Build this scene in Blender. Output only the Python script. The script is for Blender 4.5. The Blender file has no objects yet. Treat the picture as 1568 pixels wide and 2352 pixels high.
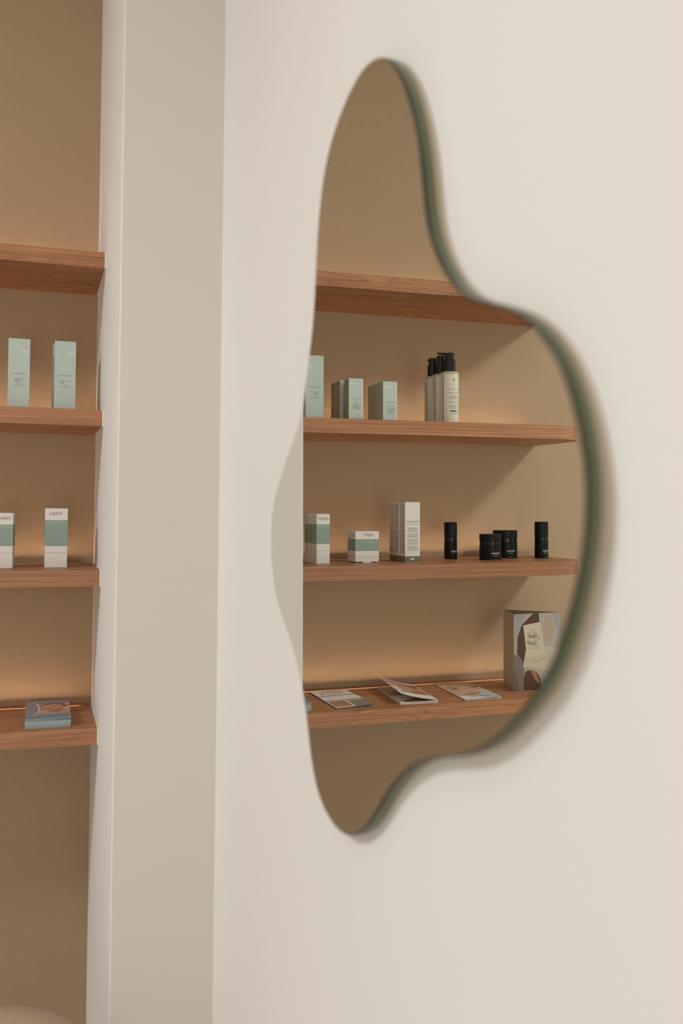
import bpy, bmesh, math, random
from mathutils import Vector, Matrix
random.seed(7)
sc = bpy.context.scene
col = sc.collection
Z0 = 1.5                      # height of the local origin above the floor

# ------------------------------------------------------------------ camera
cam_d = bpy.data.cameras.new('camera')
cam = bpy.data.objects.new('camera', cam_d); col.objects.link(cam)
cam_d.sensor_fit = 'VERTICAL'; cam_d.sensor_height = 36.0; cam_d.sensor_width = 24.0
cam_d.lens = 2196.9/2352*36.0
cam_d.shift_y = -62.5/2352
cam_d.clip_start = 0.02
_r = Vector((0.952842, -0.303299, 0.010122)); _u = Vector((-0.016991, -0.020015, 0.999655)); _f = Vector((0.302991, 0.952685, 0.024224))
CAM = Vector((-0.14009, -2.22364, 0.09423+Z0))
cam.matrix_world = Matrix(((_r.x, _u.x, -_f.x, CAM.x), (_r.y, _u.y, -_f.y, CAM.y), (_r.z, _u.z, -_f.z, CAM.z), (0, 0, 0, 1)))
cam_d.dof.use_dof = True; cam_d.dof.focus_distance = 2.45; cam_d.dof.aperture_fstop = 3.2
sc.camera = cam

# ------------------------------------------------------------------ world, lights, exposure
w = bpy.data.worlds.new('world'); sc.world = w; w.use_nodes = True
w.node_tree.nodes['Background'].inputs[0].default_value = (0.80, 0.88, 1.0, 1)
w.node_tree.nodes['Background'].inputs[1].default_value = 1.0
def area(name, loc, target, sx, sy, power, color, shape='RECTANGLE'):
    d = bpy.data.lights.new(name, 'AREA'); d.shape = shape; d.size = sx; d.size_y = sy
    d.energy = power; d.color = color
    o = bpy.data.objects.new(name, d); col.objects.link(o); o.location = loc
    o.rotation_euler = (Vector(target)-Vector(loc)).to_track_quat('-Z', 'Y').to_euler()
    return o
area('daylight_window', (-3.36, -1.60, 1.75), (0.2, -1.60, 1.75), 1.5, 1.7, 4, (0.96, 0.985, 1.02))
area('front_fill_light', (-0.75, -4.52, 1.15), (-0.75, 0.0, 1.15), 1.4, 2.1, 29, (1.0, 0.89, 0.75))  # unseen soft source added behind the camera to fill the niche
area('downlight', (-2.25, -1.28, 3.06), (-2.25, -1.28, 0), 0.55, 0.55, 49, (1.0, 0.995, 0.985), 'DISK')
area('downlight', (-0.75, -1.70, 3.06), (-0.75, -1.70, 0), 0.40, 0.40, 3.0, (1.0, 0.97, 0.93), 'DISK')
vs = sc.view_settings
sc.display_settings.display_device = 'sRGB'
vs.view_transform = 'Standard'; vs.look = 'None'; vs.gamma = 1.0; vs.use_curve_mapping = False
vs.exposure = 0.0
cy = sc.cycles
cy.use_denoising = True; cy.max_bounces = 10; cy.diffuse_bounces = 6; cy.glossy_bounces = 5
cy.caustics_reflective = True; cy.caustics_refractive = False; cy.sample_clamp_indirect = 6.0

# ------------------------------------------------------------------ materials
MATS = {}
def lin(c):
    return tuple(((v/255)/12.92 if v/255 <= 0.04045 else ((v/255+0.055)/1.055)**2.4) for v in c)
def mat(name, base, rough=0.5, metal=0.0, coat=0.0, spec=0.5, emit=None, estr=0.0, sheen=0.0):
    if name in MATS: return MATS[name]
    m = bpy.data.materials.new(name); m.use_nodes = True
    b = m.node_tree.nodes['Principled BSDF']
    b.inputs['Base Color'].default_value = (*base, 1); b.inputs['Roughness'].default_value = rough
    b.inputs['Metallic'].default_value = metal; b.inputs['Coat Weight'].default_value = coat
    b.inputs['Coat Roughness'].default_value = 0.04
    b.inputs['Specular IOR Level'].default_value = spec
    b.inputs['Sheen Weight'].default_value = sheen
    if emit:
        b.inputs['Emission Color'].default_value = (*emit, 1); b.inputs['Emission Strength'].default_value = estr
    MATS[name] = m
    return m
def nodes(m):
    nt = m.node_tree
    return nt, nt.nodes['Principled BSDF']
def add(nt, kind, **kw):
    n = nt.nodes.new(kind)
    for k, v in kw.items(): setattr(n, k, v)
    return n
def coords(nt, scale=(1, 1, 1), loc=(0, 0, 0)):
    tc = add(nt, 'ShaderNodeTexCoord'); mp = add(nt, 'ShaderNodeMapping')
    mp.inputs['Scale'].default_value = scale; mp.inputs['Location'].default_value = loc
    nt.links.new(tc.outputs['Object'], mp.inputs['Vector'])
    return mp.outputs['Vector']
def noise(nt, vec, scale, detail=2.0, rough=0.5, dist=0.0):
    n = add(nt, 'ShaderNodeTexNoise'); nt.links.new(vec, n.inputs['Vector'])
    n.inputs['Scale'].default_value = scale; n.inputs['Detail'].default_value = detail
    n.inputs['Roughness'].default_value = rough; n.inputs['Distortion'].default_value = dist
    return n.outputs['Fac']
def ramp(nt, fac, stops):
    r = add(nt, 'ShaderNodeValToRGB'); nt.links.new(fac, r.inputs['Fac'])
    el = r.color_ramp.elements
    while len(el) < len(stops): el.new(0.5)
    for e, (p, c) in zip(el, stops):
        e.position = p; e.color = (*c, 1)
    return r.outputs['Color']
def bump(nt, b, h, strength, dist):
    n = add(nt, 'ShaderNodeBump'); n.inputs['Strength'].default_value = strength; n.inputs['Distance'].default_value = dist
    nt.links.new(h, n.inputs['Height']); nt.links.new(n.outputs['Normal'], b.inputs['Normal'])
def mixc(nt, a, b_, fac, mode='MIX'):
    n = add(nt, 'ShaderNodeMix', data_type='RGBA', blend_type=mode)
    if hasattr(fac, 'links'): nt.links.new(fac, n.inputs[0])
    else: n.inputs[0].default_value = fac
    nt.links.new(a, n.inputs[6]); nt.links.new(b_, n.inputs[7])
    return n.outputs[2]

def paint(name, base, texture, rough=0.75, var=0.03):
    m = mat(name, base, rough, spec=0.3); nt, b = nodes(m)
    v = coords(nt)
    big = noise(nt, v, 1.7, 3)
    lo = tuple(c*(1-var) for c in base); hi = tuple(min(1, c*(1+var)) for c in base)
    nt.links.new(ramp(nt, big, [(0.3, lo), (0.7, hi)]), b.inputs['Base Color'])
    if texture == 'roller':        # wormy orange-peel relief of the painted niche wall
        v2 = coords(nt, (1.0, 1.0, 1.25))
        n1 = noise(nt, v2, 135, 1.5, 0.5, 0.3)
        k1 = add(nt, 'ShaderNodeMath', operation='SUBTRACT'); nt.links.new(n1, k1.inputs[0]); k1.inputs[1].default_value = 0.5
        k2 = add(nt, 'ShaderNodeMath', operation='ABSOLUTE'); nt.links.new(k1.outputs[0], k2.inputs[0])
        k3 = add(nt, 'ShaderNodeMapRange', interpolation_type='SMOOTHSTEP'); nt.links.new(k2.outputs[0], k3.inputs[0])
        k3.inputs[1].default_value = 0.0; k3.inputs[2].default_value = 0.13; k3.inputs[3].default_value = 1.0; k3.inputs[4].default_value = 0.0
        h2 = noise(nt, v2, 300, 1.5, 0.5, 0.2)
        mx = add(nt, 'ShaderNodeMath', operation='MULTIPLY_ADD'); nt.links.new(h2, mx.inputs[0]); mx.inputs[1].default_value = 1.3
        nt.links.new(k3.outputs[0], mx.inputs[2])
        bump(nt, b, mx.outputs[0], 0.5, 0.00075)
    else:
        bump(nt, b, noise(nt, v, 90, 3), 0.06, 0.001)
    return m
TAN = paint('tan_paint', (0.44, 0.317, 0.197), 'roller', 0.62)
WHITE = paint('white_paint', (0.86, 0.853, 0.84), 'smooth', 0.7, 0.01)
GREIGE = paint('greige_front', (0.675, 0.650, 0.610), 'smooth', 0.7, 0.01)  # darker, greyer tone for the front face of the corner
CEIL = paint('ceiling_paint', (0.82, 0.80, 0.77), 'smooth', 0.8, 0.01)
FLOORM = paint('floor_screed', (0.43, 0.405, 0.375), 'smooth', 0.5, 0.06)

def wood(name, seed, cath, tone=1.0):
    m = mat(name, (0.4, 0.22, 0.12), 0.42, spec=0.4); nt, b = nodes(m)
    off = (seed*3.7, seed*1.3, seed*0.61)
    fine = noise(nt, coords(nt, (4, 100, 520), off), 1.0, 3, 0.6)
    hair = noise(nt, coords(nt, (7, 130, 900), (off[0]+3, off[1], off[2])), 1.0, 2, 0.5, 0.3)
    mid = noise(nt, coords(nt, (1.4, 40, 110), off), 1.0, 3, 0.55, 0.5)
    if cath:                                  # flat-sawn figure: contour lines of a slow field
        fld = noise(nt, coords(nt, (3.6, 9, 24), (seed*1.7, seed*0.3, seed*0.9)), 1.0, 1.0, 0.35, 0.25)
        m1 = add(nt, 'ShaderNodeMath', operation='MULTIPLY'); nt.links.new(fld, m1.inputs[0]); m1.inputs[1].default_value = 11.0
        m2 = add(nt, 'ShaderNodeMath', operation='FRACT'); nt.links.new(m1.outputs[0], m2.inputs[0])
        figure = m2.outputs[0]
    else:
        wv = add(nt, 'ShaderNodeTexWave', wave_type='BANDS', wave_profile='SAW'); wv.bands_direction = 'Z'
        nt.links.new(coords(nt, (0.35, 1.0, 1.0), off), wv.inputs['Vector'])
        wv.inputs['Scale'].default_value = 95; wv.inputs['Distortion'].default_value = 6.0
        wv.inputs['Detail'].default_value = 2.0; wv.inputs['Detail Scale'].default_value = 0.22; wv.inputs['Detail Roughness'].default_value = 0.55
        figure = wv.outputs['Fac']
    c1 = ramp(nt, fine, [(0.30, tuple(tone*v for v in (0.30, 0.132, 0.058))), (0.5, tuple(tone*v for v in (0.415, 0.193, 0.091))), (0.72, tuple(tone*v for v in (0.51, 0.262, 0.130)))])
    c2 = ramp(nt, figure, [(0.0, (0.58, 0.53, 0.50)), (0.10, (0.95, 0.94, 0.93)), (0.6, (1.05, 1.04, 1.03)), (1.0, (0.86, 0.85, 0.84))])
    c3 = ramp(nt, mid, [(0.3, (0.80, 0.78, 0.77)), (0.7, (1.12, 1.11, 1.10))])
    c4 = ramp(nt, hair, [(0.30, (0.62, 0.56, 0.52)), (0.42, (1.0, 1.0, 1.0))])
    c = mixc(nt, c1, c2, 0.8 if cath else 0.5, 'MULTIPLY'); c = mixc(nt, c, c3, 0.9, 'MULTIPLY'); c = mixc(nt, c, c4, 0.8, 'MULTIPLY')
    nt.links.new(c, b.inputs['Base Color'])
    bump(nt, b, fine, 0.10, 0.0006)
    return m
SEAL = mat('white_sealant', (0.80, 0.77, 0.72), 0.5)
LED = mat('amber_led', (0.9, 0.5, 0.2), 0.5, emit=(1.0, 0.69, 0.46), estr=20.0)

def mirror_mat():
    m = mat('silvered_mirror', (0.86, 0.89, 0.86), 0.0, 1.0); return m
MIRROR = mirror_mat()
GEDGE = mat('green_glass_edge', (0.105, 0.115, 0.055), 0.35, 0.0, coat=0.1)
GARRIS = mat('polished_glass_arris', (0.008, 0.020, 0.012), 0.3, 0.0, spec=0.3)
GDARK = mat('dark_green_glass_edge', (0.028, 0.042, 0.022), 0.3, 0.0, spec=0.3)
BACKB = mat('mirror_backing', (0.46, 0.40, 0.30), 0.6)

# ------------------------------------------------------------------ builders
def link(o, parent=None):
    col.objects.link(o)
    if parent: o.parent = parent
    return o
def thing(name, label, cat, loc=(0, 0, 0), rotz=0.0, group=None):
    o = bpy.data.objects.new(name, None); o.empty_display_size = 0.03
    col.objects.link(o); o.location = loc; o.rotation_euler = (0, 0, rotz)
    o['label'] = label; o['category'] = cat
    if group: o['group'] = group
    return o
def tag(o, label, cat, group=None):
    o['label'] = label; o['category'] = cat
    if group: o['group'] = group
    return o
def obj(name, bm, mats, parent=None, smooth=None, label=None):
    me = bpy.data.meshes.new(name)
    bmesh.ops.recalc_face_normals(bm, faces=bm.faces) if smooth != 'keep' else None
    bm.to_mesh(me); bm.free()
    for m in (mats if isinstance(mats, (list, tuple)) else [mats]): me.materials.append(m)
    if smooth and smooth != 'keep':
        for p in me.polygons: p.use_smooth = True
        me.set_sharp_from_angle(angle=math.radians(smooth))
    o = bpy.data.objects.new(name, me); link(o, parent)
    if label: o['label'] = label
    return o
def box(bm, x0, x1, y0, y1, z0, z1, mi=0, bev=0.0):
    vs_ = [bm.verts.new((x, y, z)) for x in (x0, x1) for y in (y0, y1) for z in (z0, z1)]
    fs = [bm.faces.new([vs_[i] for i in q]) for q in ((0, 1, 3, 2), (4, 6, 7, 5), (0, 4, 5, 1), (2, 3, 7, 6), (0, 2, 6, 4), (1, 5, 7, 3))]
    for f in fs: f.material_index = mi
    if bev:
        es = list({e for f in fs for e in f.edges})
        bmesh.ops.bevel(bm, geom=es, offset=bev, segments=1, affect='EDGES')
def prism(bm, pts, z0, z1, mi=0):
    a = [bm.verts.new((x, y, z0)) for x, y in pts]; b = [bm.verts.new((x, y, z1)) for x, y in pts]
    n = len(pts)
    fs = [bm.faces.new(a[::-1]), bm.faces.new(b)]
    for i in range(n): fs.append(bm.faces.new((a[i], a[(i+1) % n], b[(i+1) % n], b[i])))
    for f in fs: f.material_index = mi
def lathe(bm, prof, segs=40, c=(0, 0), sx=1.0, sy=1.0):
    rings = []
    for r, z in prof:
        if r < 1e-6: rings.append([bm.verts.new((c[0], c[1], z))])
        else: rings.append([bm.verts.new((c[0]+sx*r*math.cos(2*math.pi*k/segs), c[1]+sy*r*math.sin(2*math.pi*k/segs), z)) for k in range(segs)])
    for A, B in zip(rings, rings[1:]):
        for k in range(segs):
            k2 = (k+1) % segs
            if len(A) == 1 and len(B) == 1: continue
            if len(A) == 1: bm.faces.new((A[0], B[k2], B[k]))
            elif len(B) == 1: bm.faces.new((A[k], A[k2], B[0]))
            else: bm.faces.new((A[k], A[k2], B[k2], B[k]))
def struct(o):
    o['kind'] = 'structure'; return o

# ------------------------------------------------------------------ flat print: text, pen lettering, shapes
_tc = {}
def text_geo(s, size=1.0, spacing=1.0):
    key = (s, spacing)
    if key not in _tc:
        cu = bpy.data.curves.new('t', 'FONT'); cu.body = s; cu.size = 1.0; cu.space_character = spacing
        cu.resolution_u = 2; cu.fill_mode = 'FRONT'
        to = bpy.data.objects.new('t', cu); col.objects.link(to)
        dg = bpy.context.evaluated_depsgraph_get(); dg.update()
        me = to.evaluated_get(dg).to_mesh()
        V = [(v.co.x, v.co.y) for v in me.vertices]; F = [tuple(p.vertices) for p in me.polygons]
        to.evaluated_get(dg).to_mesh_clear()
        bpy.data.objects.remove(to); bpy.data.curves.remove(cu)
        _tc[key] = (V, F)
    V, F = _tc[key]
    return V, F
PEN = {  # skeleton letters on an x-height of one; advance last
 'a': ([[(.08, .80), (.28, 1.0), (.50, .92), (.56, .65), (.56, .18), (.64, .0), (.76, .06)], [(.56, .60), (.30, .52), (.06, .26), (.22, .0), (.44, .08), (.56, .28)]], .80),
 's': ([[(.46, .80), (.28, 1.0), (.08, .80), (.20, .58), (.40, .42), (.50, .20), (.28, .0), (.04, .20)]], .60),
 'p': ([[(.10, 1.0), (.10, -.50)], [(-.02, -.5), (.22, -.5)], [(.10, .78), (.34, 1.0), (.60, .80), (.62, .45), (.50, .08), (.30, .0), (.10, .2)]], .74),
 'e': ([[(.08, .55), (.56, .55), (.52, .86), (.32, 1.0), (.10, .75), (.07, .40), (.28, .0), (.58, .20)]], .66),
 'c': ([[(.56, .80), (.34, 1.0), (.10, .75), (.07, .38), (.28, .0), (.56, .20)]], .62),
 'f': ([[(.62, 1.22), (.44, 1.34), (.22, 1.20), (.20, .9), (.20, .0)], [(.0, 1.0), (.42, 1.0)], [(.08, .0), (.34, .0)]], .6),
 't': ([[(.18, 1.3), (.18, .2), (.30, .0), (.46, .1)], [(.0, 1.0), (.42, 1.0)]], .48),
 'h': ([[(.10, 1.55), (.10, .0)], [(.10, .70), (.34, 1.0), (.54, .80), (.54, .0)]], .68),
 'r': ([[(.10, 1.0), (.10, .0)], [(.10, .62), (.26, .95), (.46, .92)]], .50),
 'i': ([[(.10, 1.0), (.10, .15), (.24, .0), (.36, .15)], [(.10, 1.36), (.12, 1.40)]], .40),
 'd': ([[(.52, .72), (.34, 1.0), (.08, .70), (.10, .15), (.30, .0), (.52, .30)], [(.56, 1.7), (.52, .2), (.62, .0), (.76, .12)]], .78),
 'u': ([[(.08, 1.0), (.08, .25), (.26, .0), (.50, .25)], [(.54, 1.0), (.54, .2), (.64, .0), (.78, .12)]], .78),
 'T': ([[(.0, 1.5), (1.0, 1.5)], [(.5, 1.5), (.5, .0)]], 1.02),
 'S': ([[(.72, 1.2), (.46, 1.52), (.14, 1.25), (.28, .90), (.60, .62), (.76, .30), (.44, .0), (.08, .28)]], .9),
 'B': ([[(.52, 1.75), (.40, .6), (.24, .05), (-.1, -.25), (-.5, -.05), (-.55, .5), (-.15, 1.25), (.5, 1.75), (.95, 1.65), (.95, 1.15), (.55, .95)], [(.55, .95), (.95, .80), (.95, .25), (.60, .0), (.3, .1)]], 1.1),
 'G': ([[(.95, 1.35), (.75, 1.75), (.35, 1.45), (.20, .9), (.5, .65), (.8, .95)], [(.84, 1.05), (.70, .3), (.35, -.35), (-.15, -.45), (-.45, -.1), (-.15, .5), (.3, .65)]], 1.05),
 ' ': ([], .42),
}
def catmull(P, n=5):
    if len(P) < 3: return P
    out = []
    for i in range(len(P)-1):
        p0 = P[max(0, i-1)]; p1 = P[i]; p2 = P[i+1]; p3 = P[min(len(P)-1, i+2)]
        for k in range(n):
            t = k/n
            out.append(tuple(.5*(2*p1[a]+(-p0[a]+p2[a])*t+(2*p0[a]-5*p1[a]+4*p2[a]-p3[a])*t*t+(-p0[a]+3*p1[a]-3*p2[a]+p3[a])*t**3) for a in (0, 1)))
    out.append(P[-1])
    return out
def pen_geo(word, slant=0.0, thin=0.05, thick=0.17):
    V, F = [], []; x = 0.0
    for ch in word:
        st, adv = PEN[ch]
        for s in st:
            pl = [(x+a+slant*b, b) for a, b in catmull(s)]
            n = len(pl); base = len(V)
            for i, (a, b) in enumerate(pl):
                q = pl[min(i+1, n-1)]; p = pl[max(i-1, 0)]
                dx, dy = q[0]-p[0], q[1]-p[1]; L = math.hypot(dx, dy) or 1
                dx, dy = dx/L, dy/L
                wd = (thin+(thick-thin)*abs(dy)**2)/2
                if dx < 0.1 and abs(dy) > 0.85: wd = max(wd, thick/2*0.9)
                V.append((a-dy*wd, b+dx*wd)); V.append((a+dy*wd, b-dx*wd))
            for i in range(n-1): F.append((base+2*i, base+2*i+1, base+2*i+3, base+2*i+2))
        x += adv
    return V, F, x
class Print:
    """Flat ink on a face: origin o, axes ux (right) and uy (up), or wrapped on a cylinder when r is given."""
    def __init__(self, o, ux, uy, r=None, a0=0.0, lift=0.00012):
        self.o, self.ux, self.uy = Vector(o), Vector(ux).normalized(), Vector(uy).normalized()
        self.n = self.ux.cross(self.uy); self.r, self.a0, self.lift = r, a0, lift
        self.bm = bmesh.new(); self.mats = []; self.layer = 1
    def P(self, x, y, lay):
        d = self.lift*lay
        if self.r:
            a = self.a0+x/self.r; R = self.r+d
            return Vector((self.o.x+R*math.cos(a), self.o.y+R*math.sin(a), self.o.z+y))
        return self.o+self.ux*x+self.uy*y+self.n*d
    def mi(self, m):
        if m not in self.mats: self.mats.append(m)
        return self.mats.index(m)
    def geo(self, V, F, m, x, y, s, sx=1.0, rot=0.0):
        c, sn = math.cos(rot), math.sin(rot); lay = self.layer
        vv = []
        for a, b in V:
            a, b = a*s*sx, b*s
            vv.append(self.bm.verts.new(self.P(x+a*c-b*sn, y+a*sn+b*c, lay)))
        k = self.mi(m)
        for f in F:
            try: fc = self.bm.faces.new([vv[i] for i in f]); fc.material_index = k
            except ValueError: pass
    def text(self, s, m, x, y, h, width=None, align='C', rot=0.0, spacing=1.0):
        """capital height h; if width is given the string is fitted to it"""
        V, F = text_geo(s, spacing=spacing)
        x0 = min(v[0] for v in V); x1 = max(v[0] for v in V)
        sz = h/0.70; sx = 1.0 if not width else width/((x1-x0)*sz)
        L = (x1-x0)*sz*sx
        ox = {'C': -L/2, 'L': 0, 'R': -L}[align]-x0*sz*sx
        c, sn = math.cos(rot), math.sin(rot)
        self.geo(V, F, m, x+ox*c, y+ox*sn, sz, sx, rot)
    def pen(self, s, m, x, y, xh, width=None, slant=0.0, rot=0.0, align='C', thin=0.05, thick=0.17):
        V, F, L = pen_geo(s, slant, thin, thick)
        sx = 1.0 if not width else width/(L*xh)
        ox = {'C': -L*xh*sx/2, 'L': 0}[align]
        c, sn = math.cos(rot), math.sin(rot)
        self.geo(V, F, m, x+ox*c, y+ox*sn, xh, sx, rot)
    def poly(self, pts, m, smooth=False):
        if smooth:
            n = len(pts); q = []
            for i in range(n):
                p0, p1, p2, p3 = pts[i-1], pts[i], pts[(i+1) % n], pts[(i+2) % n]
                for k in range(4):
                    t = k/4
                    q.append(tuple(.5*(2*p1[a]+(-p0[a]+p2[a])*t+(2*p0[a]-5*p1[a]+4*p2[a]-p3[a])*t*t+(-p0[a]+3*p1[a]-3*p2[a]+p3[a])*t**3) for a in (0, 1)))
            pts = q
        lay = self.layer
        f = self.bm.faces.new([self.bm.verts.new(self.P(x, y, lay)) for x, y in pts]); f.material_index = self.mi(m)
        if len(pts) > 4: bmesh.ops.triangulate(self.bm, faces=[f])
    def rect(self, x0, x1, y0, y1, m):
        n = max(1, int(abs(x1-x0)/self.r/0.07)) if self.r else 1
        for i in range(n):
            a, b = x0+(x1-x0)*i/n, x0+(x1-x0)*(i+1)/n
            self.poly([(a, y0), (b, y0), (b, y1), (a, y1)], m)
    def lines(self, m, x0, x1, ytop, n, pitch, h, align='C', full=0.6):
        """illegible fine print: words too small to read"""
        for i in range(n):
            L = (x1-x0)*random.uniform(full, 1.0)
            a = {'C': (x0+x1-L)/2, 'L': x0, 'R': x1-L}[align]; e = a+L
            while a < e-1e-5:
                wd = min(random.uniform(2.0, 6.0)*h, e-a)
                self.rect(a, a+wd, ytop-i*pitch-h, ytop-i*pitch, m); a += wd+0.55*h
    def up(self): self.layer += 1
    def done(self, name, parent, label=None):
        o = obj(name, self.bm, self.mats, parent, 'keep', label)
        if name in ('lettering', 'label_print', 'side_print', 'inner_print'): o['kind'] = 'stuff'   # letters too small to pick apart
        return o

INK = mat('grey_ink', (0.07, 0.085, 0.085), 0.6)
INK2 = mat('soft_grey_ink', (0.20, 0.20, 0.18), 0.6)
BLUEI = mat('dark_blue_ink', (0.010, 0.035, 0.075), 0.5)
TEALI = mat('teal_ink', (0.05, 0.16, 0.20), 0.5)
PALEI = mat('pale_green_ink', (0.45, 0.58, 0.56), 0.5)
WHITEI = mat('white_ink', (0.80, 0.78, 0.74), 0.5)
REDI = mat('rust_ink', (0.28, 0.09, 0.06), 0.5)
GOLDI = mat('warm_grey_ink', (0.36, 0.29, 0.235), 0.5)

# ================================================================== STRUCTURE
D, P, W, L = 0.2972, 0.426, 0.1888, 0.935
T = 0.036
ZS = dict(A=0.6697+Z0, B=0.3102+Z0, C=-0.0515+Z0, Dd=-0.4056+Z0)
XL, YR, H = -3.4, -4.6, 3.1
SL = 0.017                                    # the mirror wall runs slightly out of square
def wx(y): return W-SL*(y+P)                  # inner face of the mirror wall at depth y
bm = bmesh.new(); box(bm, XL-0.1, wx(YR)+0.2, YR-0.1, D+0.12, -0.08, 0); struct(obj('floor', bm, FLOORM))
bm = bmesh.new(); box(bm, XL-0.1, wx(YR)+0.2, YR-0.1, D+0.12, H, H+0.08); struct(obj('ceiling', bm, CEIL))
bm = bmesh.new(); box(bm, XL, 0.0, D, D+0.1, 0, H); struct(obj('wall_back', bm, TAN))
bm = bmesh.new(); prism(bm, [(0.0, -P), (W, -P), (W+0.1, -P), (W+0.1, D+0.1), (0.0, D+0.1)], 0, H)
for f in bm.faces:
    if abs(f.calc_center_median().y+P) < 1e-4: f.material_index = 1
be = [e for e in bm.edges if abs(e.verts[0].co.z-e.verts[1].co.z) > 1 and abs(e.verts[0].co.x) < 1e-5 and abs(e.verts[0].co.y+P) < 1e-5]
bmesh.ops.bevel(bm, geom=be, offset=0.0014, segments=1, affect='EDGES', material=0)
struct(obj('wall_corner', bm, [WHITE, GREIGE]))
bm = bmesh.new(); prism(bm, [(wx(YR), YR), (wx(YR)+0.1, YR), (wx(-P)+0.1, -P), (wx(-P), -P)], 0, H); struct(obj('wall_right', bm, WHITE))
# rear wall behind the camera, with an opening added around the fill light
sx0, sx1, sz0, sz1 = -1.52, 0.02, 0.05, 2.27
bm = bmesh.new()
box(bm, XL, sx0, YR-0.1, YR, 0, H); box(bm, sx1, wx(YR)+0.1, YR-0.1, YR, 0, H)
box(bm, sx0, sx1, YR-0.1, YR, 0, sz0); box(bm, sx0, sx1, YR-0.1, YR, sz1, H)
struct(obj('wall_rear', bm, WHITE))
# left wall with the window that lets the daylight in
wy0, wy1, wz0, wz1 = -2.4, -0.8, 0.85, 2.65
bm = bmesh.new()
box(bm, XL-0.1, XL, YR, wy0, 0, H); box(bm, XL-0.1, XL, wy1, D, 0, H)
box(bm, XL-0.1, XL, wy0, wy1, 0, wz0); box(bm, XL-0.1, XL, wy0, wy1, wz1, H)
struct(obj('wall_left', bm, WHITE))
win = bpy.data.objects.new('window_1', None); link(win); win.location = (XL-0.05, (wy0+wy1)/2, wz0); struct(win)
bm = bmesh.new(); ww, wh = (wy1-wy0)/2, wz1-wz0
for a, b in ((-ww, -ww+0.06), (ww-0.06, ww), (-0.03, 0.03)): box(bm, -0.03, 0.03, a, b, 0, wh)
for a, b in ((0, 0.06), (wh-0.06, wh)): box(bm, -0.029, 0.029, -ww+0.06, ww-0.06, a, b)
obj('window_frame', bm, mat('window_frame_white', (0.8, 0.8, 0.78), 0.4), win)
glass = mat('window_glass', (1, 1, 1), 0.0); glass.node_tree.nodes['Principled BSDF'].inputs['Transmission Weight'].default_value = 1.0
for s in (-1, 1):
    bm = bmesh.new(); box(bm, -0.004, 0.004, min(s*0.03, s*(ww-0.06)), max(s*0.03, s*(ww-0.06)), 0.06, wh-0.06); obj('window_pane', bm, glass, win)

win = bpy.data.objects.new('fill_window', None); link(win); win.location = ((sx0+sx1)/2, YR-0.05, sz0); struct(win)  # unseen window added around the rear fill light
bm = bmesh.new(); ww, wh = (sx1-sx0)/2, sz1-sz0
for a, b in ((-ww, -ww+0.06), (ww-0.06, ww), (-0.03, 0.03)): box(bm, a, b, -0.03, 0.03, 0, wh)
for a, b in ((0, 0.06), (wh-0.06, wh)): box(bm, -ww+0.06, ww-0.06, -0.029, 0.029, a, b)
obj('window_frame', bm, MATS['window_frame_white'], win)
for s in (-1, 1):
    bm = bmesh.new(); box(bm, min(s*0.03, s*(ww-0.06)), max(s*0.03, s*(ww-0.06)), -0.004, 0.004, 0.06, wh-0.06); obj('window_pane', bm, glass, win)

# ================================================================== SHELVES
def make_shelf(z, seed, cath, label):
    t = thing('wooden_shelf', label, 'shelf', (0, 0, z-T), 0, 'floating wooden shelves in the niche')
    R = 0.10; g0, g1, gd = D-0.040, D-0.026, 0.0135
    x0, x1 = -L+0.0005, -0.0026
    arc = [(x0+R-R*math.sin(a), R-R*math.cos(a)) for a in [math.pi/2*k/14 for k in range(15)]]
    bm = bmesh.new()
    prism(bm, [(x1, 0.0)]+arc+[(x0, g0), (x1, g0)], 0, T)
    box(bm, x0, x1, g0, g1, 0, T-gd); box(bm, x0, x1, g1, D-0.0005, 0, T)
    box(bm, x0, x0+0.03, g0, g1, T-gd, T)
    obj('board', bm, wood('shelf_wood_%d' % seed, seed, cath, {2: 1.08, 3: 0.84}.get(seed, 1.0)), t, 35)
    bm = bmesh.new(); e = 0.0012
    box(bm, -0.0026, -0.0002, -e, D-0.001, -e, T+e*0.6)
    obj('sealant_bead', bm, SEAL, t, label='white sealant bead')
    bm = bmesh.new()                            # strip leaning on the front side of the groove, facing the wall
    xa, xb = x0+0.045, x1-0.028
    ya, za, yb, zb = g0+0.0018, T-0.0058, g0+0.0085, T-gd+0.0012
    prism_v = [bm.verts.new(q) for q in ((xa, ya, za), (xb, ya, za), (xb, yb, zb), (xa, yb, zb), (xa, ya, zb), (xb, ya, zb))]
    for q in ((0, 1, 2, 3), (0, 3, 4), (1, 5, 2), (3, 2, 5, 4), (0, 4, 5, 1)): bm.faces.new([prism_v[i] for i in q])
    obj('led_strip', bm, LED, t, label='amber light strip')
    bm = bmesh.new()
    box(bm, x0+0.031, x1-0.001, g1-0.0012, g1-0.0001, T-gd+0.0003, T-0.0002); box(bm, x0+0.031, x1-0.001, g0+0.0001, g0+0.0012, T-gd+0.0003, T-0.0002)
    obj('groove_liner', bm, mat('glow_dimming_liner', (0.100, 0.036, 0.006), 0.6), t, label='added dark liner dimming the groove glow')  # added liner; its dark colour tones down the lit groove edge
    return t
make_shelf(ZS['A'], 1, True, 'topmost of the four wooden shelves, with nothing standing on it')
make_shelf(ZS['B'], 2, False, 'wooden shelf carrying pale green boxes and pump bottles')
make_shelf(ZS['C'], 3, False, 'wooden shelf carrying white cartons and black jars')
make_shelf(ZS['Dd'], 4, True, 'lowest wooden shelf, carrying leaflets and booklets')

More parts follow.
